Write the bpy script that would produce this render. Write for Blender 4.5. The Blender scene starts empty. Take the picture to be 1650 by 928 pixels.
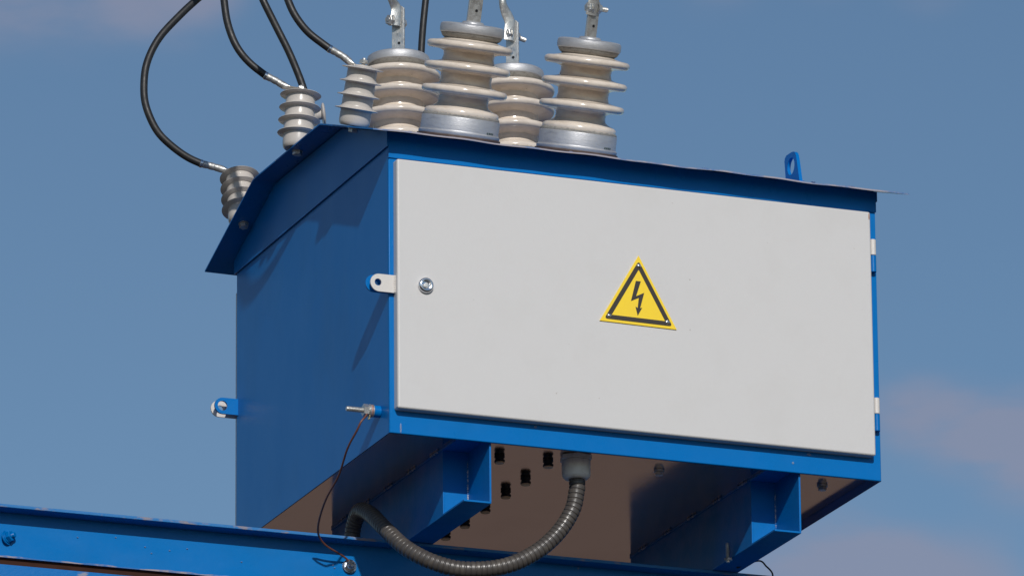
import bpy, bmesh, math, random
from mathutils import Vector, Matrix
random.seed(7)
S = bpy.context.scene
# ------------------------------------------------------------------ camera
cd = bpy.data.cameras.new('camera'); cam = bpy.data.objects.new('camera', cd)
S.collection.objects.link(cam); S.camera = cam
cx_, cz_, cr_ = 1.86931215, -0.375887476, -0.00879336524
Rm = Matrix.Rotation(cz_, 4, 'Z') @ Matrix.Rotation(cx_, 4, 'X') @ Matrix.Rotation(cr_, 4, 'Z')
cam.matrix_world = Matrix.Translation((-5.60191883, -14.9493749, -4.57724547)) @ Rm
cd.lens = 261.82; cd.sensor_width = 36; cd.clip_start = 0.1; cd.clip_end = 20000
# ------------------------------------------------------------------ sun and sky
L = Vector((1.0, 4.3, -2.45)).normalized()           # direction the light travels
sd = bpy.data.lights.new('sun', 'SUN'); sun = bpy.data.objects.new('sun', sd); S.collection.objects.link(sun)
sd.energy = 2.93; sd.angle = math.radians(0.6); sd.color = (1, .965, .92)
sun.rotation_euler = L.to_track_quat('-Z', 'Y').to_euler(); sun.location = (-3, -10, 8)
W = bpy.data.worlds.new('World'); S.world = W; W.use_nodes = True
nt = W.node_tree; nt.nodes.clear()
def wn(t, **k):
    n = nt.nodes.new(t)
    for a, b in k.items(): setattr(n, a, b)
    return n
sky = wn('ShaderNodeTexSky', sky_type='NISHITA', sun_disc=False)
sky.sun_elevation = math.asin(-L.z); sky.sun_rotation = math.atan2(-L.x, -L.y)
sky.altitude = 100; sky.air_density = 1.0; sky.dust_density = 0.3; sky.ozone_density = 2.2
bg = wn('ShaderNodeBackground'); bg.inputs['Strength'].default_value = 0.0700
out = wn('ShaderNodeOutputWorld')
tc = wn('ShaderNodeTexCoord'); mp = wn('ShaderNodeMapping'); mp.inputs['Scale'].default_value = (1, 1, 2.6)
mp.inputs['Location'].default_value = (3.1, 1.7, 0.4)
nz = wn('ShaderNodeTexNoise'); nz.inputs['Scale'].default_value = 60; nz.inputs['Detail'].default_value = 5; nz.inputs['Roughness'].default_value = .5
mx = wn('ShaderNodeMix', data_type='RGBA'); mx.inputs['B'].default_value = (3.75, 3.95, 5.35, 1)   # thin pinkish grey cloud
nt.links.new(tc.outputs['Generated'], mp.inputs['Vector']); nt.links.new(mp.outputs['Vector'], nz.inputs['Vector'])
acc = None      # banks of thin cloud, each round its own direction in the sky, broken up by the noise
for (dx, dy, dz), rad, amt in (((.4005, .8735, .2775), .0105, .55), ((.4065, .8712, .2755), .0115, .65), ((.4125, .8690, .2735), .0125, .75), ((.4200, .8660, .2715), .0150, .8),
                               ((.3890, .8830, .2590), .0150, .55), ((.3975, .8800, .2590), .0130, .60), ((.4020, .8800, .2540), .0140, .65), ((.4107, .8755, .2530), .0160, .75), ((.3850, .8880, .2500), .0170, .5),
                               ((.3030, .8945, .3330), .0150, .75), ((.2920, .8985, .3310), .0140, .55), ((.2800, .9020, .3300), .0150, .45), ((.3100, .8910, .3340), .0100, .4), ((.3983, .8545, .3350), .0120, .6), ((.3717, .8662, .3360), .0130, .5), ((.3850, .8600, .3370), .0120, .5),
                               ((-.5, -.8, .3), .4, .8), ((.9, .2, .35), .3, .8), ((-.8, .5, .3), .3, .9)):
    d_ = wn('ShaderNodeVectorMath', operation='DISTANCE'); nt.links.new(tc.outputs['Generated'], d_.inputs[0]); d_.inputs[1].default_value = Vector((dx, dy, dz)).normalized()
    m1 = wn('ShaderNodeMapRange', interpolation_type='SMOOTHERSTEP'); m1.inputs['From Min'].default_value = rad; m1.inputs['From Max'].default_value = 0; m1.inputs['To Max'].default_value = amt
    nt.links.new(d_.outputs['Value'], m1.inputs['Value'])
    if acc is None: acc = m1.outputs['Result']
    else:
        a_ = wn('ShaderNodeMath', operation='ADD'); nt.links.new(acc, a_.inputs[0]); nt.links.new(m1.outputs['Result'], a_.inputs[1]); acc = a_.outputs[0]
n2 = wn('ShaderNodeMapRange'); n2.inputs['From Min'].default_value = .05; n2.inputs['From Max'].default_value = .60; nt.links.new(nz.outputs['Fac'], n2.inputs['Value'])
ml = wn('ShaderNodeMath', operation='MULTIPLY'); nt.links.new(acc, ml.inputs[0]); nt.links.new(n2.outputs['Result'], ml.inputs[1]); m3 = wn('ShaderNodeMapRange', interpolation_type='SMOOTHSTEP'); m3.inputs['From Min'].default_value = .02; m3.inputs['From Max'].default_value = .85; m3.inputs['To Max'].default_value = .70
nt.links.new(ml.outputs[0], m3.inputs['Value']); nt.links.new(m3.outputs['Result'], mx.inputs['Factor'])
tn = wn('ShaderNodeMix', data_type='RGBA', blend_type='MULTIPLY'); tn.inputs['Factor'].default_value = 1; tn.inputs['B'].default_value = (.86, .96, 1.0, 1)
nt.links.new(sky.outputs['Color'], tn.inputs['A']); nt.links.new(tn.outputs['Result'], mx.inputs['A'])
nt.links.new(mx.outputs['Result'], bg.inputs['Color']); nt.links.new(bg.outputs['Background'], out.inputs['Surface'])
S.render.engine = 'CYCLES'
S.view_settings.view_transform = 'Standard'; S.view_settings.look = 'None'; S.view_settings.gamma = 1
S.view_settings.exposure = 0.0; S.view_settings.use_curve_mapping = False

# ------------------------------------------------------------------ materials
def mat(name, base, rough=.4, metal=0, spec=.5, dirt=None, dirt_amt=.3, dirt_scale=20, dirt_lo=.5, dirt_hi=.75, bump=0, bscale=200,
        rvar=0, coat=0, speck=None, speck_scale=90, speck_lo=.70, stretch=(1, 1, 1), detail=5):
    m = bpy.data.materials.new(name); m.use_nodes = True; t = m.node_tree; N = t.nodes; K = t.links
    b = N['Principled BSDF']; b.inputs['Roughness'].default_value = rough; b.inputs['Metallic'].default_value = metal
    b.inputs['Specular IOR Level'].default_value = spec; b.inputs['Coat Weight'].default_value = coat; b.inputs['Coat Roughness'].default_value = .15
    co = N.new('ShaderNodeTexCoord'); mpp = N.new('ShaderNodeMapping'); mpp.inputs['Scale'].default_value = stretch
    K.new(co.outputs['Object'], mpp.inputs['Vector'])
    def noise(s, d=detail):
        n = N.new('ShaderNodeTexNoise'); n.inputs['Scale'].default_value = s; n.inputs['Detail'].default_value = d
        n.inputs['Roughness'].default_value = .62; K.new(mpp.outputs['Vector'], n.inputs['Vector']); return n
    col = None
    def mixin(prev, fac_out, c):
        x = N.new('ShaderNodeMix'); x.data_type = 'RGBA'
        if prev is None: x.inputs['A'].default_value = (*base, 1)
        else: K.new(prev, x.inputs['A'])
        x.inputs['B'].default_value = (*c, 1); K.new(fac_out, x.inputs['Factor']); return x.outputs['Result']
    if dirt is not None:
        r = N.new('ShaderNodeMapRange'); r.inputs['From Min'].default_value = dirt_lo; r.inputs['From Max'].default_value = dirt_hi
        r.inputs['To Max'].default_value = dirt_amt; K.new(noise(dirt_scale).outputs['Fac'], r.inputs['Value']); col = mixin(col, r.outputs['Result'], dirt)
    if speck is not None:
        r = N.new('ShaderNodeMapRange'); r.inputs['From Min'].default_value = speck_lo; r.inputs['From Max'].default_value = speck_lo + .03
        K.new(noise(speck_scale, 2).outputs['Fac'], r.inputs['Value']); col = mixin(col, r.outputs['Result'], speck)
    if col is None: b.inputs['Base Color'].default_value = (*base, 1)
    else: K.new(col, b.inputs['Base Color'])
    if rvar:
        r = N.new('ShaderNodeMapRange'); r.inputs['To Min'].default_value = max(.02, rough - rvar); r.inputs['To Max'].default_value = rough + rvar
        r.inputs['From Min'].default_value = .3; r.inputs['From Max'].default_value = .7
        K.new(noise(dirt_scale * 1.7).outputs['Fac'], r.inputs['Value']); K.new(r.outputs['Result'], b.inputs['Roughness'])
    if bump:
        bp = N.new('ShaderNodeBump'); bp.inputs['Strength'].default_value = bump; bp.inputs['Distance'].default_value = .001
        K.new(noise(bscale).outputs['Fac'], bp.inputs['Height']); K.new(bp.outputs['Normal'], b.inputs['Normal'])
    return m
BLUE = (.0, .152, .47)
M = {}
M['blue'] = mat('blue_gloss_paint', BLUE, .30, spec=.22, dirt=(.0, .13, .38), dirt_amt=.35, dirt_scale=9, rvar=.06, bump=.25, bscale=260)
M['bluewall'] = mat('blue_wall_paint', BLUE, .34, spec=.4, dirt=(.01, .12, .34), dirt_amt=.45, dirt_scale=4, rvar=.05, bump=.2, bscale=320, stretch=(1, 1, .6))
M['beam'] = mat('blue_beam_paint', (.0, .155, .47), .32, spec=.25, dirt=(.005, .135, .38), dirt_amt=.5, dirt_scale=7, rvar=.1, bump=.5, bscale=60,
                speck=(.32, .30, .30), speck_scale=34, speck_lo=.735, stretch=(.6, 1, 1))
M['edge'] = mat('worn_blue_edge', (.01, .16, .43), .5, dirt=(.26, .22, .23), dirt_amt=.85, dirt_scale=42, dirt_lo=.54, dirt_hi=.62, bump=.8, bscale=150, stretch=(.35, 1, 1))
M['eave'] = mat('worn_eave_edge', (.03, .14, .36), .5, dirt=(.36, .32, .34), dirt_amt=.9, dirt_scale=38, dirt_lo=.42, dirt_hi=.54, bump=.8, bscale=150, stretch=(.3, 1, 1))
M['rust'] = mat('chipped_rusty_paint', (.02, .13, .38), .55, dirt=(.34, .28, .28), dirt_amt=.9, dirt_scale=30, dirt_lo=.45, dirt_hi=.57, bump=1, bscale=120, stretch=(.5, 1, 1))
M['white'] = mat('grey_white_paint', (.612, .597, .585), .42, dirt=(.58, .562, .543), dirt_amt=.5, dirt_scale=9, bump=.35, bscale=170, speck=(.40, .37, .34), speck_scale=55, speck_lo=.765)
M['tab'] = mat('cream_white_paint', (.66, .62, .58), .42, bump=.6, bscale=300)
M['porc'] = mat('cream_porcelain', (.73, .635, .535), .18, dirt=(.44, .36, .28), dirt_amt=.6, dirt_scale=22, dirt_lo=.45, dirt_hi=.72, rvar=.07, speck=(.22, .17, .13), speck_scale=110, speck_lo=.74, stretch=(1, 1, 2.5))
M['poly'] = mat('grey_polymer_housing', (.54, .495, .45), .28, dirt=(.41, .38, .34), dirt_amt=.5, dirt_scale=25, rvar=.06)
M['alu'] = mat('cast_aluminium', (.50, .50, .51), .50, metal=.55, dirt=(.36, .36, .38), dirt_amt=.8, dirt_scale=24, rvar=.14, bump=.5, bscale=140, stretch=(1, 1, 6))
M['steel'] = mat('galvanised_steel', (.64, .63, .60), .42, metal=.85, dirt=(.34, .31, .28), dirt_amt=.7, dirt_scale=60, rvar=.12, bump=.6, bscale=260)
M['chrome'] = mat('zinc_bright', (.72, .73, .76), .18, metal=1, rvar=.08, dirt=(.4, .4, .42), dirt_amt=.6, dirt_scale=80)
M['cement'] = mat('grey_cement', (.26, .245, .22), .85, dirt=(.13, .12, .11), dirt_amt=.9, dirt_scale=120, bump=1.0, bscale=420)
M['brown'] = mat('brown_gasket', (.10, .06, .045), .8, dirt=(.2, .14, .1), dirt_amt=.6, dirt_scale=80, bump=.6)
M['rubber'] = mat('black_cable_sheath', (.013, .013, .014), .50, dirt=(.045, .042, .04), dirt_amt=.5, dirt_scale=40, rvar=.08, bump=.2, bscale=220)
M['hose'] = mat('corrugated_hose_plastic', (.068, .060, .055), .36, dirt=(.13, .11, .09), dirt_amt=.7, dirt_scale=40, rvar=.08)
M['nylon'] = mat('white_nylon', (.78, .77, .74), .4, dirt=(.36, .34, .31), dirt_amt=.5, dirt_scale=60)
M['black'] = mat('black_plastic', (.012, .012, .014), .4)
M['tan'] = mat('bounce_tan_plug_face', (.95, .64, .38), .5)  # warm bounce from the ground is put into this tan base
M['copper'] = mat('brown_wire_coating', (.14, .050, .032), .42, dirt=(.16, .07, .05), dirt_amt=.6, dirt_scale=90)
M['yellow'] = mat('yellow_sign', (.95, .66, .03), .38, dirt=(.87, .60, .05), dirt_amt=.4, dirt_scale=20, bump=.15)
M['signblack'] = mat('black_sign_ink', (.035, .026, .020), .45)
M['plate'] = mat('unpainted_bottom_plate', (.82, .71, .66), .13, metal=1, dirt=(.72, .62, .57), dirt_amt=.6, dirt_scale=6, rvar=.03, bump=.08, bscale=90)
M['soil'] = mat('dry_brown_soil', (.18, .114, .081), .95, dirt=(.145, .092, .064), dirt_amt=.9, dirt_scale=.12, dirt_lo=.4, dirt_hi=.65)
M['bouncecut'] = mat('dark_bounce_cut', (.035, .034, .034), .9, dirt=(.055, .052, .05), dirt_amt=.8, dirt_scale=1.5)  # near-black, for the unseen sheet that cuts bounce from below
M['recess'] = mat('rust_brown', (.05, .022, .015), .9, spec=.1, dirt=(.03, .014, .010), dirt_amt=.8, dirt_scale=60, stretch=(.3, 1, 1))
M['lowplate'] = mat('chipped_beam_paint', (.0, .145, .45), .36, spec=.4, dirt=(.30, .29, .32), dirt_amt=.85, dirt_scale=26, dirt_lo=.60, dirt_hi=.66, bump=.9, bscale=120, stretch=(.5, 1, 1))
M['stamp'] = mat('stamped_marks', (.05, .08, .07), .6, metal=.3, dirt=(.25, .27, .27), dirt_amt=.9, dirt_scale=300)
M['weld'] = mat('painted_weld', (.01, .13, .40), .35, dirt=(.55, .55, .55), dirt_amt=.9, dirt_scale=160, dirt_lo=.46, dirt_hi=.6, bump=1, bscale=200)  # pale grey flecks in the colour stand in for weld glints
M['brass'] = mat('brass_washer', (.62, .47, .22), .35, metal=1)
M['rustspot'] = mat('rust_spot', (.36, .17, .09), .8, dirt=(.52, .42, .34), dirt_amt=1, dirt_scale=150)

# ------------------------------------------------------------------ helpers
FLAT = [False]
def link(name, bm, ms, parent=None, smooth=True, label=None, loc=None):
    me = bpy.data.meshes.new(name); bm.normal_update()
    bm.to_mesh(me); bm.free()
    for m in (ms if isinstance(ms, (list, tuple)) else [ms]): me.materials.append(m)
    if smooth:
        for p in me.polygons: p.use_smooth = True
        me.set_sharp_from_angle(angle=math.radians(38))
    o = bpy.data.objects.new(name, me); S.collection.objects.link(o)
    if FLAT[0] or name in ('front_frame', 'door_panel', 'roof_sheet'):
        w_ = o.modifiers.new('normals', 'WEIGHTED_NORMAL'); w_.weight = 100; w_.keep_sharp = True
    FLAT[0] = False
    if parent: o.parent = parent
    if loc: o.location = loc
    if label: o['label'] = label
    return o
def thing(name, label, cat, group=None, loc=(0, 0, 0), mtx=None):
    o = bpy.data.objects.new(name, None); S.collection.objects.link(o); o.empty_display_size = .05
    if mtx is not None: o.matrix_world = mtx
    else: o.location = loc
    o['label'] = label; o['category'] = cat
    if group: o['group'] = group
    return o
def box(bm, a, b, bev=0, seg=2, mi=0):
    r = bmesh.ops.create_cube(bm, size=1)
    vs = r['verts']
    for v in vs: v.co = Vector([a[i] + (v.co[i] + .5) * (b[i] - a[i]) for i in range(3)])
    fs = set(f for v in vs for f in v.link_faces)
    for f in fs: f.material_index = mi
    if bev:
        FLAT[0] = True
        es = list(set(e for v in vs for e in v.link_edges))
        bmesh.ops.bevel(bm, geom=es, offset=bev, segments=seg, affect='EDGES', profile=.5)
def prism(bm, pts, d0, d1, axis='x', mi=0, bev=0):
    """extrude polygon (list of 2D pts, may be ordered either way) along axis from d0 to d1"""
    def P(p, d): return {'x': (d, p[0], p[1]), 'y': (p[0], d, p[1]), 'z': (p[0], p[1], d)}[axis]
    A = [bm.verts.new(P(p, d0)) for p in pts]; B = [bm.verts.new(P(p, d1)) for p in pts]
    n = len(pts); fs = [bm.faces.new(A), bm.faces.new(B[::-1])]
    for i in range(n): fs.append(bm.faces.new((A[i], B[i], B[(i + 1) % n], A[(i + 1) % n])))
    for f in fs: f.material_index = mi
    bmesh.ops.recalc_face_normals(bm, faces=fs)
    if bev:
        FLAT[0] = True
        es = list(set(e for f in fs for e in f.edges))
        bmesh.ops.bevel(bm, geom=es, offset=bev, segments=2, affect='EDGES', profile=.5)
    return fs
def lathe(bm, prof, n=64, mi=0, mtx=None, jit=0):
    """prof: (r, s) from bottom to top, closed on the axis at both ends"""
    rings = []
    for r, s in prof:
        if r < 1e-6: rings.append([bm.verts.new((0, 0, s))])
        else: rings.append([bm.verts.new((r * math.cos(2 * math.pi * k / n), r * math.sin(2 * math.pi * k / n), s + (random.uniform(-jit, jit) if jit else 0))) for k in range(n)])
    vs = [v for r in rings for v in r]
    for a, b in zip(rings, rings[1:]):
        for k in range(n):
            k2 = (k + 1) % n
            if len(a) == 1 and len(b) == 1: continue
            if len(a) == 1: f = bm.faces.new((a[0], b[k2], b[k]))
            elif len(b) == 1: f = bm.faces.new((a[k], a[k2], b[0]))
            else: f = bm.faces.new((a[k], a[k2], b[k2], b[k]))
            f.material_index = mi
    if mtx is not None:
        for v in vs: v.co = mtx @ v.co
    return vs
def cat_rom(P, n=12):
    P = [Vector(p) for p in P]; Q = [P[0] * 2 - P[1]] + P + [P[-1] * 2 - P[-2]]; o = []
    for i in range(1, len(Q) - 2):
        a, b, c, d = Q[i - 1:i + 3]
        for k in range(n):
            t = k / n; o.append(.5 * ((2 * b) + (c - a) * t + (2 * a - 5 * b + 4 * c - d) * t * t + (3 * b - a - 3 * c + d) * t ** 3))
    o.append(P[-1]); return o
def resample(P, step):
    o = [P[0]]; acc = 0
    for a, b in zip(P, P[1:]):
        l = (b - a).length; pos = step - acc
        while pos <= l:
            o.append(a.lerp(b, pos / l)); pos += step
        acc = l - (pos - step)
    return o
def smoothp(P, it=2):
    for _ in range(it): P = [P[0]] + [(P[i - 1] + 2 * P[i] + P[i + 1]) / 4 for i in range(1, len(P) - 1)] + [P[-1]]
    return P
def sweep(bm, P, rad, n=20, mi=0, flat=None):
    """tube along P; rad(i, u) or number; flat(u) -> (sx, sy) section scale"""
    t = (P[1] - P[0]).normalized(); u = t.orthogonal().normalized(); rings = []
    for i, p in enumerate(P):
        nt_ = (P[min(i + 1, len(P) - 1)] - P[max(i - 1, 0)]).normalized()
        u = (u - nt_ * u.dot(nt_)).normalized(); w = nt_.cross(u)
        r = rad(i, i / (len(P) - 1)) if callable(rad) else rad
        sx, sy = flat(i / (len(P) - 1)) if flat else (1, 1)
        if flat:   # keep flat side horizontal
            w = Vector((0, 0, 1)); w = (w - nt_ * w.dot(nt_)).normalized(); u = w.cross(nt_)
        rings.append([bm.verts.new(p + u * (r * sx * math.cos(2 * math.pi * k / n)) + w * (r * sy * math.sin(2 * math.pi * k / n))) for k in range(n)])
    for a, b in zip(rings, rings[1:]):
        for k in range(n):
            f = bm.faces.new((a[k], a[(k + 1) % n], b[(k + 1) % n], b[k])); f.material_index = mi
    for r in (rings[0][::-1], rings[-1]):
        f = bm.faces.new(r); f.material_index = mi
def hexp(bm, r, s0, s1, mtx=Matrix(), mi=0, ch=.12):
    def ring(rr, s): return [bm.verts.new(mtx @ Vector((rr * math.cos(math.pi / 3 * k + .3), rr * math.sin(math.pi / 3 * k + .3), s))) for k in range(6)]
    h = (s1 - s0) * ch
    R = [ring(r * .9, s0), ring(r, s0 + h), ring(r, s1 - h), ring(r * .9, s1)]
    bm.faces.new(R[0][::-1]).material_index = mi; bm.faces.new(R[-1]).material_index = mi
    for a, b in zip(R, R[1:]):
        for k in range(6): bm.faces.new((a[k], a[(k + 1) % 6], b[(k + 1) % 6], b[k])).material_index = mi
def cyl(bm, r, s0, s1, mtx=Matrix(), mi=0, n=24, ch=0):
    lathe(bm, [(0, s0), (r - ch, s0), (r, s0 + ch), (r, s1 - ch), (r - ch, s1), (0, s1)] if ch else [(0, s0), (r, s0), (r, s1), (0, s1)], n, mi, mtx)
def thread(bm, r, s0, s1, mtx=Matrix(), mi=0, pitch=.0018):
    n = int((s1 - s0) / pitch); pr = [(0, s0), (r * .8, s0)]
    for i in range(n): pr += [(r * .86, s0 + (i + .1) * pitch), (r, s0 + (i + .55) * pitch)]
    pr += [(r * .8, s1), (0, s1)]; lathe(bm, pr, 20, mi, mtx)
def to(direction, loc=(0, 0, 0)):
    return Matrix.Translation(loc) @ Vector(direction).to_track_quat('Z', 'Y').to_matrix().to_4x4()
def holed_plate(bm, outline, hc, hr, d0, d1, axis, mi=0, n=28, bev=.0006):
    """plate with one round hole; outline is star-shaped around the hole centre"""
    def ray_hit(a):
        dx, dy = math.cos(a), math.sin(a); best = 1e9
        m = len(outline)
        for i in range(m):
            x1, y1 = outline[i][0] - hc[0], outline[i][1] - hc[1]; x2, y2 = outline[(i + 1) % m][0] - hc[0], outline[(i + 1) % m][1] - hc[1]
            den = dx * (y2 - y1) - dy * (x2 - x1)
            if abs(den) < 1e-12: continue
            t = (x1 * (y2 - y1) - y1 * (x2 - x1)) / den; s = (x1 * dy - y1 * dx) / den
            if t > 0 and -1e-6 <= s <= 1 + 1e-6: best = min(best, t)
        return best
    angs = sorted(set([2 * math.pi * k / n for k in range(n)] + [math.atan2(p[1] - hc[1], p[0] - hc[0]) % (2 * math.pi) for p in outline]))
    def P(p, d): return {'x': (d, p[0], p[1]), 'y': (p[0], d, p[1]), 'z': (p[0], p[1], d)}[axis]
    L0 = []
    for d in (d0, d1):
        o = [bm.verts.new(P((hc[0] + math.cos(a) * ray_hit(a), hc[1] + math.sin(a) * ray_hit(a)), d)) for a in angs]
        i = [bm.verts.new(P((hc[0] + math.cos(a) * hr, hc[1] + math.sin(a) * hr), d)) for a in angs]
        L0.append((o, i))
    (o0, i0), (o1, i1) = L0; m = len(angs); fs = []
    for k in range(m):
        j = (k + 1) % m
        fs += [bm.faces.new((o0[k], o0[j], i0[j], i0[k])), bm.faces.new((o1[j], o1[k], i1[k], i1[j])),
               bm.faces.new((o0[j], o0[k], o1[k], o1[j])), bm.faces.new((i0[k], i0[j], i1[j], i1[k]))]
    for f in fs: f.material_index = mi
    bmesh.ops.recalc_face_normals(bm, faces=fs)

def weld_run(a, b, r, parent, step=.005, name='weld_seam', m='weld'):
    a, b = Vector(a), Vector(b); n = max(2, int((b - a).length / (step / 6)))
    P = [a.lerp(b, i / n) + Vector([random.uniform(-1, 1) * r * .08 for _ in range(3)]) for i in range(n + 1)]
    bm = bmesh.new(); sweep(bm, P, lambda i, u: r * (.62 + .38 * abs(math.sin(i * math.pi / 6))) * (1 if .04 < u < .96 else .6), 10)
    return link(name, bm, M[m], parent)
def blob(name, parent, c, sc, m='weld', d=(0, 0, 1)):
    bm = bmesh.new(); lathe(bm, [(0, -.5), (.8, -.4), (1, 0), (.7, .5), (0, .7)], 10, 0); o = link(name, bm, M[m], parent)
    o.matrix_world = Matrix.Translation(c) @ Matrix.Diagonal((*sc, 1)) @ to(d); return o
# ------------------------------------------------------------------ ground
bm = bmesh.new()
bmesh.ops.create_grid(bm, x_segments=4, y_segments=4, size=6000)
g = link('ground', bm, M['soil'], smooth=False, loc=(0, 0, -6.2)); g['kind'] = 'structure'
bm = bmesh.new(); bmesh.ops.create_grid(bm, x_segments=4, y_segments=4, size=1, matrix=Matrix.Diagonal((16, 17, 1, 1)))
g = link('bounce_cut_sheet', bm, M['bouncecut'], smooth=False, loc=(0, -5, -6.196)); g['kind'] = 'structure'  # added out-of-view dark sheet, keeps ground bounce off the undersides

# ------------------------------------------------------------------ cabinet
Wd, D, HB = 1.2, 1.03, .668
HR = .020      # the bottom plate sits this far up inside the housing
cab = thing('equipment_cabinet', 'blue steel electrical cabinet with a large pale grey door and a gabled lid', 'cabinet')
bm = bmesh.new()
box(bm, (0, 0, .0), (Wd, D, .70))
bmesh.ops.delete(bm, geom=[f for f in bm.faces if f.calc_center_median().z < .001], context='FACES_ONLY')
bmesh.ops.bevel(bm, geom=[e for e in bm.edges if abs(e.verts[0].co.z - e.verts[1].co.z) > .1], offset=.0045, segments=4, affect='EDGES', profile=.5)
FLAT[0] = True
h_ = link('housing', bm, M['bluewall'], cab)
m_ = h_.modifiers.new('wall', 'SOLIDIFY'); m_.thickness = .003; m_.offset = -1; h_.modifiers.move(1, 0)
# front frame flat bars, a hair proud of the housing, so that the door opening reads
bm = bmesh.new()
oo_ = [(-.0002, -.0005), (Wd + .0002, -.0005), (Wd + .0002, .666), (-.0002, .666)]; ii_ = [(.0135, .054), (1.175, .054), (1.175, .633), (.0135, .633)]
def ringv(P, y): return [bm.verts.new((p[0], y, p[1])) for p in P]
A_, B_, C_, D_ = ringv(oo_, .002), ringv(oo_, -.0040), ringv(ii_, -.0040), ringv(ii_, .002)
for p_, q_ in ((A_, B_), (B_, C_), (C_, D_)):
    for k in range(4): bm.faces.new((p_[k], p_[(k + 1) % 4], q_[(k + 1) % 4], q_[k]))
bmesh.ops.recalc_face_normals(bm, faces=bm.faces)
bmesh.ops.bevel(bm, geom=[e for e in bm.edges if all(abs(v.co.y + .004) < 1e-5 for v in e.verts) and all(v.co.x < .0 or v.co.x > Wd or v.co.z < 0 for v in e.verts)], offset=.0028, segments=3, affect='EDGES', profile=.5)
link('front_frame', bm, M['blue'], cab)
# bottom: bare plate, and a painted rail along its right side
bm = bmesh.new(); box(bm, (.0035, .0035, HR), (Wd - .0035, D - .0035, HR + .004), bev=.0006, seg=1)
link('bottom_plate', bm, M['plate'], cab)
# weld fleck on the frame
for x, z, w, h in ((.0265, .012, .0022, .012), (.35, .046, .004, .003), (1.02, .046, .006, .003), (.98, .022, .003, .003)):
    blob('paint_run', cab, (x, -.0042, z), (w, .0018, h), d=(0, -1, 0))

# roof cap ------------------------------------------------
OV = .060; YF, YR, YK, YB = -.065, .2855, .742, 1.087
def tilt(x): return -.0125 * (x + OV) / (Wd + 2 * OV)
roof = thing('roof', '', ''); roof.parent = cab
for k in ('label', 'category'): del roof[k]
ZP = [(YF, .6890), (YR, .8079), (YK, .8140), (YB, .6890)]
bm = bmesh.new()
nx = 54; T = .0035
xs = [-OV + (Wd + 2 * OV) * i / nx for i in range(nx + 1)]
def seg_pts():
    pts = []
    rr = .012
    pts.append(ZP[0])
    for a, b, c in zip(ZP, ZP[1:], ZP[2:]):
        A, B, Cc = Vector(a), Vector(b), Vector(c)
        p, q = B + (A - B).normalized() * rr, B + (Cc - B).normalized() * rr
        for t in (0, .25, .5, .75, 1): pts.append(tuple(p.lerp(B, t).lerp(B.lerp(q, t), t)))
    pts.append(ZP[-1]); return pts
RP = seg_pts()
def wob(x, j):
    if j == 0: return .0010 * math.sin(x * 17) + .0008 * math.sin(x * 41 + 1)
    return 0
top, botv = [], []
for x in xs:
    top.append([bm.verts.new((x, y, z + tilt(x) + wob(x, j))) for j, (y, z) in enumerate(RP)])
    botv.append([bm.verts.new((x, y, z + tilt(x) - T + wob(x, j))) for j, (y, z) in enumerate(RP)])
m_ = len(RP)
for i in range(nx):
    for j in range(m_ - 1):
        bm.faces.new((top[i][j], top[i + 1][j], top[i + 1][j + 1], top[i][j + 1]))
        bm.faces.new((botv[i][j], botv[i][j + 1], botv[i + 1][j + 1], botv[i + 1][j]))
    f = bm.faces.new((top[i][0], botv[i][0], botv[i + 1][0], top[i + 1][0])); f.material_index = 1
    bm.faces.new((top[i][-1], top[i + 1][-1], botv[i + 1][-1], botv[i][-1]))
for j in range(m_ - 1):
    bm.faces.new((top[0][j], top[0][j + 1], botv[0][j + 1], botv[0][j]))
    bm.faces.new((top[-1][j], botv[-1][j], botv[-1][j + 1], top[-1][j + 1]))
link('roof_sheet', bm, [M['blue'], M['eave']], roof)
def roofz(y, x=0):
    for (a, za), (b, zb) in zip(ZP, ZP[1:]):
        if a <= y <= b: return za + (zb - za) * (y - a) / (b - a) + tilt(x)
# skirts of the cap
def gable(x0, x1, xt):
    pts = [(-.0075, .669), (D + .004, .669), (D + .004, roofz(D + .004, xt) - T - .0005), (YK, roofz(YK, xt) - T - .002), (YR, roofz(YR, xt) - T - .002), (-.0075, roofz(-.0075, xt) - T - .0005)]
    prism(bm, pts, x0, x1, 'x', bev=.0004)
bm = bmesh.new(); gable(-.0050, -.0015, 0); link('gable_panel', bm, M['bluewall'], roof)
bm = bmesh.new(); gable(Wd + .0015, Wd + .0045, Wd); link('gable_panel', bm, M['bluewall'], roof)
bm = bmesh.new(); prism(bm, [(-.0012, .6425), (Wd + .001, .6425), (Wd + .001, roofz(-.007, Wd) - T - .0005), (-.0012, roofz(-.007, 0) - T - .0005)], -.0078, -.0046, 'y', bev=.0004)
link('front_skirt', bm, M['blue'], roof)
bm = bmesh.new(); box(bm, (0, D + .001, .669), (Wd, D + .0035, .675)); link('rear_skirt', bm, M['blue'], roof)
# weld run between eave and skirt + blobs on the eave
for x, s in ((.03, .004), (.045, .003), (1.115, .005), (1.10, .003), (.42, .003), (.93, .003), (.75, .004), (1.02, .003)):
    blob('paint_blob', roof, (x, YF + .004, roofz(YF, x) + .0012), (s * 2, s, s * .7))

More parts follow.
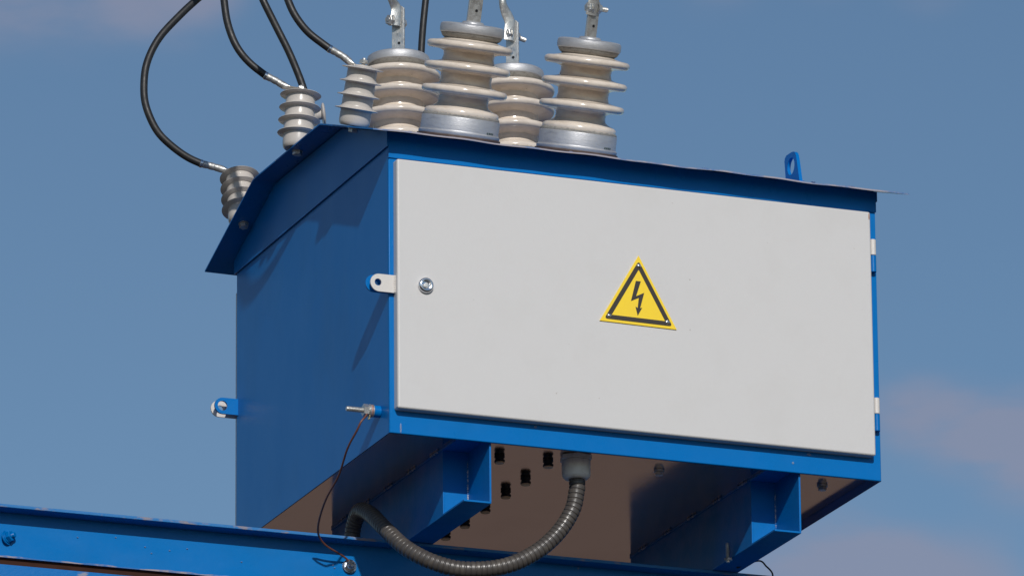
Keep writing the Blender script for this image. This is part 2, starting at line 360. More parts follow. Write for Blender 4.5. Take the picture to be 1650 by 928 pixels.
# door ------------------------------------------------------
DX0, DX1, DZ0, DZ1, DT = .0112, 1.1775, .0515, .6355, .028
door = thing('door', '', ''); door.parent = cab
for k in ('label', 'category'): del door[k]
door['label'] = 'pale grey white front door with slightly dirty paint'
bm = bmesh.new()
box(bm, (DX0, -DT, DZ0), (DX1, -.0045, DZ1))
fe = [e for e in bm.edges if all(v.co.y < -DT + 1e-5 for v in e.verts)]
ve = [e for e in bm.edges if abs(e.verts[0].co.y - e.verts[1].co.y) > .01]
bmesh.ops.bevel(bm, geom=fe + ve, offset=.0052, segments=4, affect='EDGES', profile=.5)
link('door_panel', bm, M['white'], door)
bm = bmesh.new(); box(bm, (.03, -.0046, .075), (1.16, -.0042, .61)); link('door_seal', bm, M['black'], door)
bm = bmesh.new()     # rust at the top right corner
lathe(bm, [(0, 0), (1, .0), (.6, .3), (0, .35)], 14, 0, Matrix.Translation((1.1733, -DT - .0001, .6235)) @ Matrix.Diagonal((.0016, 1, .0085, 1)) @ Matrix.Rotation(math.pi / 2, 4, 'X') @ Matrix.Diagonal((1, 1, .001, 1)))
link('rust_spot', bm, M['rustspot'], door)
# lock
lm = Matrix.Translation((.0781, -DT, .3423)) @ Matrix.Rotation(math.pi / 2, 4, 'X')
bm = bmesh.new()
lathe(bm, [(0, 0), (.0175, 0), (.0182, .002), (.0178, .006), (.0150, .0092), (.0128, .0098), (.0112, .0092), (.0100, .0050), (.0098, .0015), (0, .0015)], 48, 0, lm)
lk = link('lock', bm, M['chrome'], door)
bm = bmesh.new()
prism(bm, [(.0052, -.0052), (.0060, .0022), (.0, .0062), (-.0060, .0022), (-.0048, -.0052)], 0, .0062, 'z', bev=.0008)
for v in bm.verts: v.co = lm @ (v.co + Vector((0, 0, .0016)))
link('lock_insert', bm, M['steel'], lk)
# padlock tab on the door edge and its blue mate on the housing
def tab_outline(x0, x1, zc, h):
    r = h / 2; pts = [(x1, zc - r), (x1, zc + r)]
    for k in range(13):
        a = math.pi / 2 + math.pi * k / 12; pts.append((x0 + r + r * math.cos(a), zc + r * math.sin(a)))
    return pts
bm = bmesh.new(); holed_plate(bm, tab_outline(-.0485, .0125, .3425, .041), (-.0305, .3435), .0082, -.0155, -.0115, 'y')
tb = link('door_tab', bm, M['tab'], door, label='cream white padlock tab with a round hole')
weld_run((.0095, -.0145, .3225), (.0095, -.0145, .3625), .0032, tb, m='tab')
bm = bmesh.new(); holed_plate(bm, tab_outline(-.0545, .004, .3445, .040), (-.0335, .3445), .0082, .0005, .0045, 'y')
link('housing_tab', bm, M['blue'], cab, label='blue padlock tab behind the white one')
# hinges
for z0, z1, z2 in ((.5735, .5355, .4950), (.1935, .1555, .1145)):
    bm = bmesh.new(); cyl(bm, .0075, z1, z0, Matrix.Translation((1.1880, -.0120, 0)), 0, 24, .001)
    box(bm, (1.177, -.0150, z1 + .002), (1.188, -.0110, z0 - .002))
    h = link('hinge', bm, M['tab'], door)
    bm = bmesh.new(); cyl(bm, .0075, z2, z1 - .0008, Matrix.Translation((1.1880, -.0120, 0)), 0, 24, .001)
    box(bm, (1.186, -.0110, z2 + .002), (1.194, -.0035, z1 - .003))
    link('hinge_barrel', bm, M['blue'], h, label='blue lower barrel of the hinge')
# rear door and its tabs
bm = bmesh.new(); box(bm, (.0080, D + .004, .05), (1.18, D + .030, .632), bev=.004); rd = link('rear_door', bm, M['white'], cab)
bm = bmesh.new(); holed_plate(bm, tab_outline(-.058, .0125, .337, .040), (-.036, .337), .0085, D + .0135, D + .0175, 'y'); link('door_tab', bm, M['tab'], rd)
bm = bmesh.new(); holed_plate(bm, tab_outline(-.0580, .004, .337, .0395), (-.0385, .337), .0120, D - .0145, D - .0085, 'y'); link('housing_tab', bm, M['blue'], cab, label='blue tab near the back edge of the side wall')
weld_run((-.0015, D - .0115, .318), (-.0015, D - .0115, .356), .0026, cab)

# lifting lug, normal along x, standing on the front slope
bm = bmesh.new()
holed_plate(bm, [(.1095, .738), (.189, .764), (.1930, .800), (.1945, .812), (.1915, .819), (.1830, .8235), (.1500, .8225), (.1400, .8200), (.1320, .8150), (.1275, .8080), (.1235, .7962)], (.1575, .7895), .0205, 1.0610, 1.0690, 'x', n=36)
lug = link('lifting_lug', bm, M['blue'], cab)
# weld the lug to the roof
weld_run((1.071, .11, roofz(.11, 1.07) + .001), (1.071, .188, roofz(.188, 1.07) + .001), .004, lug)

# support channels under the cabinet: right web + bottom flange + set-back closing box on the left
M['chan'] = mat('blue_shaded_frame_paint', BLUE, .42, spec=.18, dirt=(.0, .12, .36), dirt_amt=.4, dirt_scale=14, rvar=.08, bump=.5, bscale=120)
def channel(xr):
    c = thing('support_channel', '', ''); c.parent = cab
    for k in ('label', 'category'): del c[k]
    xl = xr - .066; zb = -.1350; y0, y1, yb = .008, .142, .870
    bm = bmesh.new(); box(bm, (xr - .0045, y0, zb), (xr, yb, HR - .0006), bev=.0008, seg=2); link('web', bm, M['chan'], c)
    bm = bmesh.new(); box(bm, (xl, y0 + .0005, zb - .0035), (xr - .0002, yb, zb + .001), bev=.0007, seg=2); link('bottom_flange', bm, M['chan'], c)
    bm = bmesh.new(); box(bm, (xl + .001, y1, zb + .001), (xl + .0055, yb, HR - .0006), bev=.0007, seg=2); link('side_plate', bm, M['chan'], c)
    bm = bmesh.new(); box(bm, (xl + .0055, y1 + .0005, zb + .001), (xr - .0045, y1 + .005, HR - .006)); link('end_plate', bm, M['chan'], c)
    bm = bmesh.new(); box(bm, (xl - .001, y0 + .001, HR - .0056), (xr - .0045, yb, HR - .0004)); link('top_flange', bm, M['chan'], c)
    y = .16
    while y < .82:
        weld_run((xl - .0012, y, HR - .003), (xl - .0012, y + .055, HR - .003), .0030, c)
        y += .15
    weld_run((xr - .0052, y1 - .001, zb + .006), (xr - .0052, y1 - .001, -.008), .0022, c)
    return c
channel(.2475); channel(1.003)
# cable plugs and bolts in the bottom plate
def plug(x, y, s=1, bolt=False):
    if bolt:
        bm = bmesh.new(); cyl(bm, .0125, -.0055, -.0005, Matrix.Translation((x, y, HR)), 0, 24); hexp(bm, .0105, -.0135, -.0054, Matrix.Translation((x, y, HR)))
        return link('bottom_bolt', bm, M['steel'], cab)
    bm = bmesh.new()
    mt = Matrix.Translation((x, y, HR))
    cyl(bm, .0120, -.0060, -.0005, mt, 0, 28, .0008); cyl(bm, .0098, -.0108, -.0060, mt, 0, 24); hexp(bm, .0130, -.0160, -.0105, mt)
    p = link('cable_plug', bm, M['black'], cab)
    bm = bmesh.new(); cyl(bm, .0108, -.0188, -.0159, mt, 0, 24, .0005); link('plug_face', bm, M['tan'], p)
for x, y in ((.3254, .156), (.4425, .153), (.4479, .306), (.4457, .425), (.448, .561), (.450, .698), (.4454, .812)): plug(x, y)
plug(.7117, .145, bolt=True); plug(1.1138, .136, bolt=True)

# earthing stud on the left side
st = thing('earthing_stud', '', ''); st.parent = cab
for k in ('label', 'category'): del st[k]
sm = to((-1, 0, 0.0), (0, .058, .0640))
bm = bmesh.new(); thread(bm, .0062, .001, .0800, sm); link('stud', bm, M['steel'], st)
bm = bmesh.new(); cyl(bm, .0135, -.001, .0165, sm, 0, 28, .002); link('welded_boss', bm, M['blue'], st)
bm = bmesh.new(); cyl(bm, .0150, .0168, .0188, sm, 0, 28, .0005); cyl(bm, .0155, .0240, .0262, sm, 0, 28, .0005); cyl(bm, .0130, .0262, .0285, sm, 0, 28, .0005); link('washer', bm, M['steel'], st)
bm = bmesh.new(); cyl(bm, .0145, .0192, .0236, sm, 0, 28, .0008); link('copper_washer', bm, mat('copper_pink', (.62, .36, .30), .45, metal=.6, dirt=(.5, .4, .36), dirt_amt=.8, dirt_scale=90), st)
bm = bmesh.new(); hexp(bm, .0150, .0285, .0405, sm); link('nut', bm, M['steel'], st)
bm = bmesh.new(); box(bm, (-.027, .052, .0440), (-.0255, .061, .0530)); box(bm, (-.0295, .054, .0435), (-.0255, .058, .0450)); link('tag_end', bm, M['brass'], st)

# ------------------------------------------------------------------ beam under the cabinet
beam = thing('steel_beam', 'long blue painted steel beam with rusty chipped edges running beneath the cabinet', 'beam')
X0, X1 = -3.0, 3.2
ZT = -.1390; YFL = .373; YW = .420
def strip(y0, z0, y1, z1, mi=0, n=1): prism(bm, [(y0, z0), (y1, z0), (y1, z1), (y0, z1)], X0, X1, 'x', mi)
bm = bmesh.new(); box(bm, (X0, YFL, ZT - .0075), (X1, YW + .007, ZT), bev=.0018, seg=2)
for f in bm.faces:
    if f.calc_center_median().y < YFL + .002: f.material_index = 1
link('top_flange', bm, [M['beam'], M['edge']], beam)
bm = bmesh.new(); box(bm, (X0, YW, -.249), (X1, YW + .006, ZT - .0076)); link('web', bm, M['beam'], beam)
bm = bmesh.new()   # ragged rusty strip at the foot of the web
n = 420; prev = None
for i in range(n + 1):
    x = X0 + (X1 - X0) * i / n; h = .0016 + .0045 * abs(math.sin(x * 9 + 1.3 * math.sin(x * 23))) * random.uniform(.5, 1.0)
    a = [bm.verts.new((x, YW - .0008, -.2493)), bm.verts.new((x, YW - .0008, -.2493 + h)), bm.verts.new((x, YW + .0002, -.2493 + h)), bm.verts.new((x, YW + .0002, -.2493))]
    if prev:
        for k in range(4): bm.faces.new((prev[k], prev[(k + 1) % 4], a[(k + 1) % 4], a[k]))
    prev = a
bmesh.ops.recalc_face_normals(bm, faces=bm.faces)
link('chipped_paint', bm, M['rust'], beam, smooth=False)
bm = bmesh.new(); box(bm, (X0, YW + .0075, -.275), (X1, YW + .012, -.242)); link('rusty_recess', bm, M['recess'], beam, label='narrow rust brown recess between the two plates')
bm = bmesh.new(); box(bm, (X0, YW - .0005, -.42), (X1, YW + .007, -.2655), bev=.001); link('lower_plate', bm, M['lowplate'], beam, label='lower blue plate with chipped paint')
# bolts on the web
def web_bolt(x, z, matn, name, lab=None, k=1.0, tiltv=(-.05, -1, -.02)):
    mt = to(tiltv, (x, YW, z)); bm = bmesh.new()
    cyl(bm, .0165 * k, -.001, .0022, mt, 0, 28, .0004); cyl(bm, .0135 * k, .0022, .0050, mt, 0, 28, .0004); hexp(bm, .0125 * k, .0050, .0150, mt); thread(bm, .0062 * k, .0148, .0230, mt)
    return link(name, bm, M[matn], beam, label=lab)
web_bolt(.0590, -.1975, 'chrome', 'beam_bolt', 'bright zinc bolt that holds the earth wire')
web_bolt(-.7560, -.2045, 'blue', 'beam_bolt', 'bolt painted over in blue', 1.05, (.75, -1, .30))
for x, z in ((-.43, -.196), (-.33, -.191), (-.415, -.209), (.02, -.198), (.024, -.204), (-.59, -.188), (-.372, -.199), (-.2, -.21), (-.5, -.18)):
    blob('paint_blister', beam, (x, YW - .0005, z), (.0022, .0022, .0022))
# a vertical rod and a short dark wire at the right end
bm = bmesh.new(); thread(bm, .0048, -.150, -.104, Matrix.Translation((.928, .26, 0))); cyl(bm, .010, -.1445, -.1395, Matrix.Translation((.930, .262, 0)), 0, 6)
link('threaded_rod', bm, M['steel'], cab)

# ------------------------------------------------------------------ big porcelain bushings
def shed(z, R, core0, core1, up, dn):
    """one rounded shed centred at height z"""
    p = [(core0, z - dn)]
    for k in range(1, 5):
        a = k / 5 * math.pi / 2; p.append((core0 + (R * .86 - core0) * (1 - math.cos(a)) ** 1.0 * 1.0, z - dn + (dn - .0092) * math.sin(a)))
    for k in range(9):
        a = -math.pi / 2 + math.pi * k / 8; p.append((R - .0088 + .0088 * math.cos(a), z + .0088 * math.sin(a)))
    p += [(R * .82, z + .0098), (core1 + (R - core1) * .25, z + .0125), (core1 + .003, z + .0150), (core1, z + up)]
    return p
def bushing(label, loc, up_dir, rot, term):
    q = Vector(up_dir).to_track_quat('Z', 'Y').to_matrix().to_4x4()
    t = thing('porcelain_bushing', label, 'bushing', 'cream porcelain bushings on the cabinet roof', mtx=Matrix.Translation(loc) @ q @ Matrix.Rotation(rot, 4, 'Z'))
    bm = bmesh.new(); lathe(bm, [(0, .0005), (.0960, .0005), (.0960, .0042), (0, .0042)], 64, 0); link('gasket', bm, M['brown'], t)
    bm = bmesh.new(); lathe(bm, [(0, .0042), (.0920, .0042), (.0932, .006), (.0932, .0115), (.0912, .0130), (.0900, .0150), (.0898, .0165), (.0896, .0450), (.0890, .0463), (.0875, .0470), (.0835, .0473), (.0820, .045), (0, .045)], 72, 0)
    bs = link('base_ring', bm, M['alu'], t)
    bm = bmesh.new()
    for k in range(4):    # stamped marks on the ring, unreadable
        a = -1.18 + .07 * k; c = Vector((.0896 * math.cos(a), .0896 * math.sin(a), .0175))
        mt = to((math.cos(a), math.sin(a), 0), c); box_v = len(bm.verts)
        r = bmesh.ops.create_cube(bm, size=1, matrix=mt @ Matrix.Diagonal((.0045, .0045, .0012, 1)))
    link('stamped_mark', bm, M['stamp'], bs)
    bm = bmesh.new(); lathe(bm, [(0, .042), (.0870, .042), (.0882, .0477), (.0878, .0503), (.0860, .0525), (.0800, .0525), (0, .0525)], 110, 0, jit=.0012); link('cement_joint', bm, M['cement'], t)
    pr = [(0, .044), (.0805, .044), (.0842, .0495), (.0856, .0555), (.0850, .0605), (.0815, .0645), (.0720, .0680), (.0640, .0720), (.0590, .0765), (.0575, .084)]
    pr += shed(.1070, .0985, .0570, .0580, .026, .0165)[1:]
    pr += shed(.1600, .0990, .0580, .0580, .026, .0165)[1:]
    pr += shed(.2095, .0990, .0580, .0585, .018, .0165)[1:]
    pr += [(.0600, .236), (0, .236)]
    bm = bmesh.new(); lathe(bm, pr, 96, 0); link('porcelain_body', bm, M['porc'], t)
    bm = bmesh.new(); lathe(bm, [(0, .2250), (.0605, .2260), (.0655, .2290), (.0685, .2330), (.0705, .2370), (.0690, .239), (0, .239)], 96, 0, jit=.0006); link('cement_joint', bm, M['cement'], t)
    bm = bmesh.new(); CM = Matrix.Translation((0, 0, .0130)); lathe(bm, [(0, .2235), (.0695, .2240), (.0728, .2262), (.0738, .2300), (.0738, .2400), (.0725, .2445), (.0690, .2470), (.0630, .2480), (.0260, .2490), (.0250, .2525), (.0215, .2550), (0, .2555)], 72, 0, CM)
    link('cap', bm, M['alu'], t)
    term(t)
    for c_ in t.children:
        if c_.name.split('.')[0] in ('terminal_blade', 'clamp_bolt', 'crimp_lug'): c_.location.z += .0130 + (.011 if Vector(up_dir).y > -.1 and c_.name.split('.')[0] != 'terminal_blade' else 0)
    return t
def straight_blade(t, ang, h=.12, w=.034, th=.0065, holes=2):
    bm = bmesh.new(); prism(bm, [(-w / 2, .250), (w / 2, .250), (w / 2, .250 + h), (w / 2 - .006, .250 + h + .006), (-w / 2 + .006, .250 + h + .006), (-w / 2, .250 + h)], -th / 2, th / 2, 'y', bev=.0008)
    for v in bm.verts: v.co = Matrix.Rotation(ang, 4, 'Z') @ v.co
    b = link('terminal_blade', bm, M['steel'], t)
    bm = bmesh.new(); R_ = Matrix.Rotation(ang, 4, 'Z')
    for z in (.281,): cyl(bm, .0035, -.0002, .0006, R_ @ to((0, -1, 0), (.003, -th / 2, z)), 0, 16)
    link('punched_dot', bm, M['black'], b)
    return b
def bolt_through(t, ang, z, l0, l1, nut_side=1):
    R_ = Matrix.Rotation(ang, 4, 'Z'); mt = R_ @ to((0, 1, 0), (0, 0, z)); bm = bmesh.new()
    thread(bm, .0058, -l0, l1, mt)
    hexp(bm, .0122, -l0 + .002, -l0 + .0105, mt); cyl(bm, .0135, -l0 + .0105, -l0 + .0125, mt, 0, 24)
    cyl(bm, .0135, .0065, .0085, mt, 0, 24); hexp(bm, .0122, .0085, .0185, mt)
    link('clamp_bolt', bm, M['steel'], t)
def crimp_lug(t, pts, name='crimp_lug', r0=.0085):
    """lug in local coords: palm flattened at pts[0] and barrel at the far end"""
    bm = bmesh.new(); P = smoothp(resample(cat_rom(pts, 14), .003), 3)
    def fl(u):
        k = min(1, max(0, (u - .30) / .22)); k = k * k * (3 - 2 * k); return (1.55 - .55 * k, .30 + .70 * k)
    t_ = (P[1] - P[0]).normalized(); rings = []; n = 20
    side = Vector((1, 0, 0))
    for i, p in enumerate(P):
        tt = (P[min(i + 1, len(P) - 1)] - P[max(i - 1, 0)]).normalized(); u = (side - tt * side.dot(tt)).normalized(); w = tt.cross(u)
        a, b = fl(i / (len(P) - 1)); rings.append([bm.verts.new(p + u * (r0 * a * math.cos(2 * math.pi * k / n)) + w * (r0 * b * math.sin(2 * math.pi * k / n))) for k in range(n)])
    for a, b in zip(rings, rings[1:]):
        for k in range(n): bm.faces.new((a[k], a[(k + 1) % n], b[(k + 1) % n], b[k]))
    bm.faces.new(rings[0][::-1]); bm.faces.new(rings[-1]); link(name, bm, M['steel'], t)

nA = Vector((0, -.3195, .9476)); nB = Vector((0.0, -.01, 1)).normalized(); nC = Vector((0, .333, .943))
def term_f1(t): straight_blade(t, .05, .15, .034)
def term_f2(t):
    straight_blade(t, .25, .085, .030)
    bolt_through(t, -1.30, .322, .022, .040)
    crimp_lug(t, [(-.008, -.007, .305), (-.007, -.008, .330), (-.005, -.009, .350), (-.012, -.018, .375), (-.016, -.024, .41), (-.016, -.026, .45)])
def term_r1(t):
    straight_blade(t, -.75, .116, .031, .007)
    bolt_through(t, -1.15, .322, .036, .012)
    crimp_lug(t, [(-.013, -.012, .310), (-.012, -.013, .330), (-.011, -.014, .352), (-.026, -.018, .374), (-.036, -.020, .394), (-.036, -.020, .44)])
def term_r2(t):
    straight_blade(t, -.75, .117, .031, .007)
    bolt_through(t, -1.05, .326, .026, .046)
    crimp_lug(t, [(-.014, -.012, .309), (-.013, -.012, .332), (-.012, -.014, .354), (-.026, -.018, .380), (-.033, -.020, .406), (-.034, -.020, .50)])
fy = .120
def on_roof(x, y, e=.0): return (x, y, roofz(y, x) + e)
bushing('cream porcelain bushing with a straight blade terminal, front left of the four on the roof', on_roof(.2168, fy, .0020), nA + Vector((.02, 0, 0)), 0, term_f1)
bushing('cream porcelain bushing at the right end of the row, nearest the lifting lug', on_roof(.5061, fy, .0020), nA + Vector((.015, 0, 0)), 0, term_f2)
bushing('cream porcelain bushing standing behind the slim grey arrester, leftmost of the four', on_roof(.2150, .504, .0005), nB, 0, term_r1)
bushing('cream porcelain bushing in the gap between the two front ones, set further back', on_roof(.5030, .506, .002), nB, 0, term_r2)

# ------------------------------------------------------------------ slim grey arresters on the roof overhang
def arrester(label, loc, up_dir, rot=0, bolt=True):
    q = Vector(up_dir).to_track_quat('Z', 'Y').to_matrix().to_4x4()
    t = thing('surge_arrester', label, 'arrester', 'slim grey arresters along the left edge of the roof', mtx=Matrix.Translation(loc) @ q @ Matrix.Rotation(rot, 4, 'Z'))
    pr = [(0, .0008), (.0310, .0008), (.0340, .004), (.0356, .010), (.0358, .020)]
    for k in range(4):
        z = .0385 + k * .0312; rb = .0355 - .0006 * k; R = .0495 - .0005 * k
        pr += [(rb, z - .0035), (rb + .002, z - .0022), (R - .001, z - .0010), (R, z - .0002), (R - .0008, z + .0010), (rb + .0045, z + .0030), (rb + .0010, z + .0058), (rb - .0003, z + .0090)]
        if k < 3: pr += [(rb - .0002, z + .020)]
    pr = pr[:-3] + [(.022, pr[-3][1] + .0015), (.020, pr[-3][1] + .0045), (0, pr[-3][1] + .005)]
    bm = bmesh.new(); lathe(bm, pr, 56, 0); link('ribbed_housing', bm, M['poly'], t)
    zt = pr[-1][1]
    bm = bmesh.new(); mt = Matrix.Translation((0, 0, zt)); cyl(bm, .0115, -.001, .0015, mt, 0, 24); hexp(bm, .0100, .0055, .0125, mt); thread(bm, .005, -.001, .0165, mt); cyl(bm, .0112, .0038, .0056, mt, 0, 24)
    link('terminal_bolt', bm, M['steel'], t)
    bm = bmesh.new(); mt = Matrix.Translation((0, 0, -T)); cyl(bm, .0125, -.0022, .0, mt, 0, 24); hexp(bm, .0112, -.0110, -.0022, mt)
    link('mounting_bolt', bm, M['steel'], t)
    return t, zt
a1 = (-.0280, .900); a2 = (-.0400, .490); a3 = (-.0378, .120)
arrester('slim grey ribbed arrester on the rear slope of the roof, lowest of the row', on_roof(*a1), nC + Vector((.045, 0, 0)), .3)
arrester('slim grey ribbed arrester in the middle of the left roof edge, where two cables meet', on_roof(*a2), nB + Vector((.055, 0, 0)), .1)
arrester('slim grey ribbed arrester on the front corner of the roof, tight against a cream bushing', on_roof(*a3), nA + Vector((.05, 0, 0)), .6)
# small porcelain knob behind the middle arrester
t = thing('terminal_knob', 'small pale round knob and disc half hidden behind the middle arrester', 'knob', mtx=to((1, -.35, .12), (.048, .65, .953)))
bm = bmesh.new(); lathe(bm, [(0, -.02), (.014, -.02), (.019, -.010), (.021, 0), (.019, .010), (.014, .018), (.012, .030), (0, .03)], 32, 0); link('knob_body', bm, M['poly'], t)
bm = bmesh.new(); lathe(bm, [(0, .028), (.020, .028), (.026, .031), (.027, .034), (.024, .036), (0, .038)], 40, 0); link('disc', bm, M['poly'], t)
bm = bmesh.new(); P = [Vector((0, 0, -.005)), Vector((.0, 0, -.03)), Vector((.01, 0, -.05))]
iv = to((1, -.35, .12), (.048, .65, .953)).inverted()
P = [iv @ Vector(p) for p in ((.048, .65, .947), (.046, .65, .90), (.046, .65, .814))]
sweep(bm, P, .007, 14); link('post', bm, M['steel'], t)

# ------------------------------------------------------------------ cables
def cable(label, pts, r, lugpts=None, grp='black cables rising from the cabinet roof', dy=.05):
    sh_ = Vector((.3947, 1, .3308)) * dy; pts = [Vector(p) + sh_ for p in pts]; lugpts = [Vector(p) + sh_ for p in lugpts] if lugpts else None
    t = thing('power_cable', label, 'cable', grp, loc=pts[-1])
    o = Vector(pts[-1])
    P = smoothp(resample(cat_rom([Vector(p) - o for p in pts], 16), .006), 6)
    bm = bmesh.new(); sweep(bm, P, r, 22); link('sheath', bm, M['rubber'], t)
    if lugpts:
        Q = smoothp(resample(cat_rom([Vector(p) - o for p in lugpts], 14), .0025), 3)
        def rad(i, u):
            return r * (.98 if u < .62 else .98)
        def fl(u):
            k = min(1, max(0, (u - .52) / .22)); k = k * k * (3 - 2 * k)
            dent = .10 * max(0, math.cos((u - .18) * 38)) if .05 < u < .48 else 0
            return (1 - dent * .3 + .45 * k, 1 - dent - .72 * k)
        bm = bmesh.new(); sweep(bm, Q, rad, 22, flat=fl); lg = link('cable_lug', bm, M['steel'], t)
        bm = bmesh.new(); d = (Q[1] - Q[0]).normalized(); cyl(bm, r * 1.10, -.004, .003, to(d, Q[0]), 0, 24, .0006); link('crimp_ring', bm, M['chrome'], lg)
    return t
cable('leftmost black cable, a wide loop down to the lowest arrester', [(.20, 1.00, 1.66), (.05, .995, 1.52), (-.045, .988, 1.413), (-.0996, .98, 1.3538), (-.1275, .9735, 1.3263), (-.1696, .967, 1.2815), (-.2238, .9605, 1.2156), (-.256, .954, 1.1483), (-.2656, .9475, 1.0891), (-.2628, .941, 1.0346), (-.2382, .9345, .9749), (-.2051, .928, .9395), (-.1648, .9215, .9111), (-.1297, .915, .896)],
      .0090, [(-.1320, .9152, .8968), (-.0976, .9133, .8913), (-.0717, .9107, .8850), (-.0540, .909, .8815), (-.036, .905, .8785)])
cable('black cable with a bright crimp that bends onto the left side of the middle arrester', [(-.17, .60, 1.52), (-.205, .54, 1.32), (-.2227, .50, 1.1894), (-.2235, .49, 1.1555), (-.2188, .48, 1.0979), (-.2011, .47, 1.0409), (-.1722, .46, .9996), (-.1318, .45, .9666)],
      .0088, [(-.1345, .4502, .9680), (-.1126, .4475, .9585), (-.0897, .445, .9465), (-.0700, .4425, .9420), (-.0500, .441, .9415)])
cable('straight black cable dropping steeply behind the middle arrester', [(-.24, .68, 1.60), (-.155, .65, 1.38), (-.0915, .62, 1.2388), (-.084, .612, 1.2124), (-.0515, .604, 1.1436), (-.0216, .596, 1.0792), (.0053, .588, 1.0061), (.0132, .58, .965)], .0088,
      [(.0132, .58, .967), (.0160, .581, .955), (.021, .585, .946), (.026, .592, .940)])
cable('black cable sweeping down to the front corner arrester', [(-.26, .17, 1.42), (-.228, .125, 1.19), (-.2127, .10, 1.0551), (-.2081, .092, 1.0262), (-.1945, .084, .9894), (-.1675, .076, .9513), (-.139, .068, .9272), (-.1167, .06, .9089)], .0088,
      [(-.119, .06, .9103), (-.100, .059, .9015), (-.0828, .057, .8915), (-.064, .056, .8765), (-.050, .056, .8705), (-.034, .056, .8700)], dy=.060)
cable('short stretch of black cable between two cream bushings at the back', [(.36, .62, 1.62), (.345, .62, 1.42), (.3327, .62, 1.2962), (.3293, .62, 1.2647), (.3227, .62, 1.2032), (.3177, .62, 1.139), (.3142, .62, 1.05), (.313, .62, .90), (.313, .62, .813)], .0082, dy=0)

# ------------------------------------------------------------------ flexible conduit
GP = (.4895, .100, 0)
t = thing('flexible_conduit', 'grey brown corrugated hose hanging in a deep loop from the white fitting under the cabinet', 'hose', loc=GP)
o = Vector(GP)
bm = bmesh.new(); mt = Matrix()
hexp(bm, .0385, HR - .0130, HR - .0008, Matrix(), ch=.14)
MT = Matrix.Translation((0, 0, .012))
fv = lathe(bm, [(0, -.0480), (.0220, -.0480), (.0262, -.0470), (.0305, -.0430), (.0322, -.0385), (.0326, -.0360), (.0328, -.0060), (0, -.0060)], 40, 0, MT)
link('gland_fitting', bm, M['nylon'], t)
HP = [(0.4889, 0.1, -0.021), (0.4921, 0.101, -0.0467), (0.4907, 0.102, -0.064), (0.4804, 0.104, -0.1081), (0.4467, 0.108, -0.1625), (0.3921, 0.112, -0.2128), (0.3198, 0.12, -0.2491), (0.2347, 0.14, -0.2589), (0.1709, 0.168, -0.2417), (0.1198, 0.21, -0.2024), (0.0932, 0.27, -0.146), (0.0853, 0.345, -0.0924), (0.0838, 0.41, -0.0654), (0.086, 0.452, -0.079), (0.086, 0.47, -0.108), (0.087, 0.472, -0.15), (0.088, 0.474, -0.24)]
P = smoothp(resample(cat_rom([Vector(p) - o for p in HP], 16), .00105), 14)
pitch = 11
bm = bmesh.new()
def hr(i, u):
    ph = (i % pitch) / pitch
    return .0190 - .0021 * math.exp(-((ph - .5) / .13) ** 2) - .0006 * abs(ph - .5) ** .5
sweep(bm, P, hr, 28); link('corrugated_hose', bm, M['hose'], t)

# ------------------------------------------------------------------ earth wire
WP = [(-.0330, .050, .0560), (-.0385, .047, .0450), (-.0497, .045, .0340), (-.0549, .055, .016), (-.0617, .10, -.0154), (-.0568, .17, -.0584), (-.0595, .24, -.0909), (-.054, .30, -.1184), (-.0460, .338, -.1400), (-.0330, .362, -.1530), (-.0120, .378, -.1650), (.0180, .392, -.1740), (.0420, .404, -.1800), (.0555, .410, -.1880)]
t = thing('earth_wire', 'thin brown wire running from the threaded stud on the side wall to the beam bolt', 'wire', loc=WP[0])
bm = bmesh.new(); P = smoothp(resample(cat_rom([Vector(p) - Vector(WP[0]) for p in WP], 16), .004), 5); sweep(bm, P, .0024, 12); link('wire_strand', bm, M['copper'], t)
bm = bmesh.new(); cyl(bm, .0160, .0052, .0064, to((-.05, -1, -.02), Vector((.0590, YW, -.1975)) - Vector(WP[0])), 0, 24); link('wire_ring', bm, M['chrome'], t)
t = thing('loose_wire', 'short thin black wire poking out beneath the right support channel', 'wire', loc=(1.0217, .30, -.1274))
bm = bmesh.new(); P = resample(cat_rom([Vector(p) - Vector((1.0217, .30, -.1274)) for p in ((.98, .33, -.1400), (1.0217, .30, -.1274), (1.0417, .30, -.139), (1.0555, .30, -.1526), (1.062, .31, -.165))], 14), .003)
sweep(bm, P, .0020, 10); link('wire_strand', bm, M['rubber'], t)

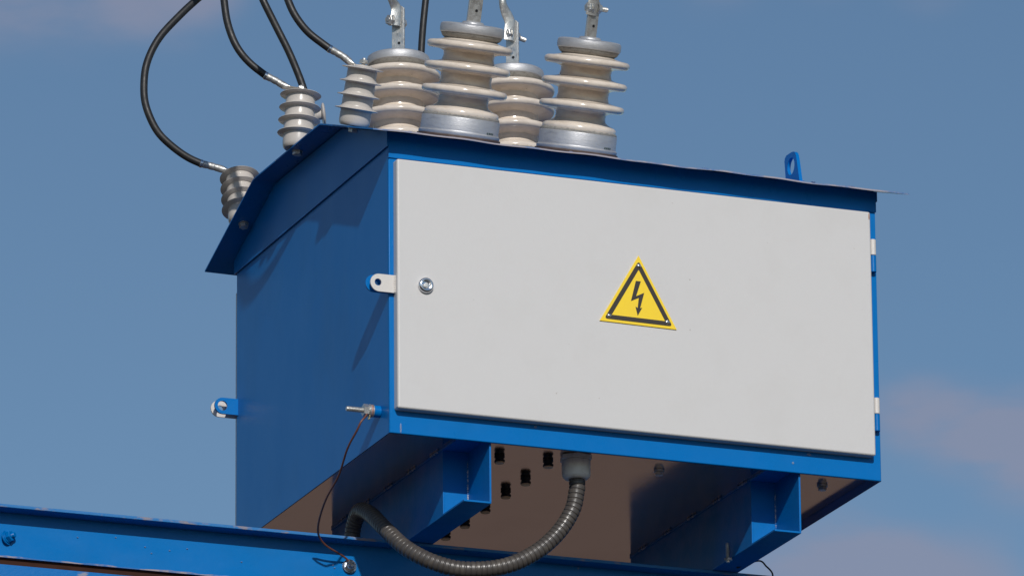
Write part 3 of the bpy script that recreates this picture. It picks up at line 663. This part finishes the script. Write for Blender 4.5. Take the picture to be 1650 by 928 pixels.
# ------------------------------------------------------------------ warning sign
SC = Vector((.5930, -DT - .0012, .3585))
sg = thing('warning_sign', 'yellow triangular high voltage sign with a black lightning arrow, riveted to the grey door', 'sign', loc=SC)
def L2(p): return (p[0] - SC.x, p[1] - SC.z)
tri = [(.4985, .3035), (.6870, .3010), (.5957, .4672)]
bm = bmesh.new(); prism(bm, [L2(p) for p in tri], -.0016, .0010, 'y', bev=.0004); link('sign_plate', bm, M['yellow'], sg)
cen = Vector((sum(p[0] for p in tri) / 3, sum(p[1] for p in tri) / 3))
def rounded(sc, r):
    V = [cen + (Vector(p) - cen) * sc for p in tri]; o_ = []
    for i in range(3):
        a, b, c = V[i - 1], V[i], V[(i + 1) % 3]; p, q = b + (a - b).normalized() * r, b + (c - b).normalized() * r
        for k in range(7):
            t_ = k / 6; o_.append(p.lerp(b, t_).lerp(b.lerp(q, t_), t_))
    return o_
oo, ii = rounded(.885, .009), rounded(.695, .002)
bm = bmesh.new(); n = len(oo)
lay = []
for y in (-.0023, -.00155):
    lay.append(([bm.verts.new((L2(p)[0], y, L2(p)[1])) for p in oo], [bm.verts.new((L2(p)[0], y, L2(p)[1])) for p in ii]))
for k in range(n):
    j = (k + 1) % n; (o0, i0), (o1, i1) = lay
    for f in ((o0[k], o0[j], i0[j], i0[k]), (o0[k], o1[k], o1[j], o0[j]), (i0[k], i0[j], i1[j], i1[k])): bm.faces.new(f)
bmesh.ops.recalc_face_normals(bm, faces=bm.faces)
link('black_border', bm, M['signblack'], sg, smooth=False)
bolt = [(.5879, .4062), (.6000, .4062), (.5901, .3722), (.6072, .3812), (.5990, .3433), (.6022, .3411), (.5909, .3240), (.5861, .3443), (.5915, .3430), (.5950, .3667), (.5749, .3571)]
bolt = [(.5879, .4062), (.6000, .4062), (.5880, .3700), (.6080, .3800), (.5975, .3425), (.6025, .3440), (.5912, .3240), (.5862, .3450), (.5915, .3423), (.5945, .3667), (.5752, .3573)]
bm = bmesh.new(); prism(bm, [L2(p) for p in bolt], -.0023, -.00155, 'y'); link('lightning_arrow', bm, M['signblack'], sg, smooth=False)
for x, z in ((.5956, .4424), (.5213, .3171), (.6632, .3161)):
    bm = bmesh.new(); lathe(bm, [(0, 0), (.0056, 0), (.0056, .0008), (.0044, .0026), (.0022, .0036), (0, .0038)], 24, 0, to((0, -1, 0), (L2((x, z))[0], -.0022, L2((x, z))[1]))); link('rivet', bm, M['chrome'], sg)
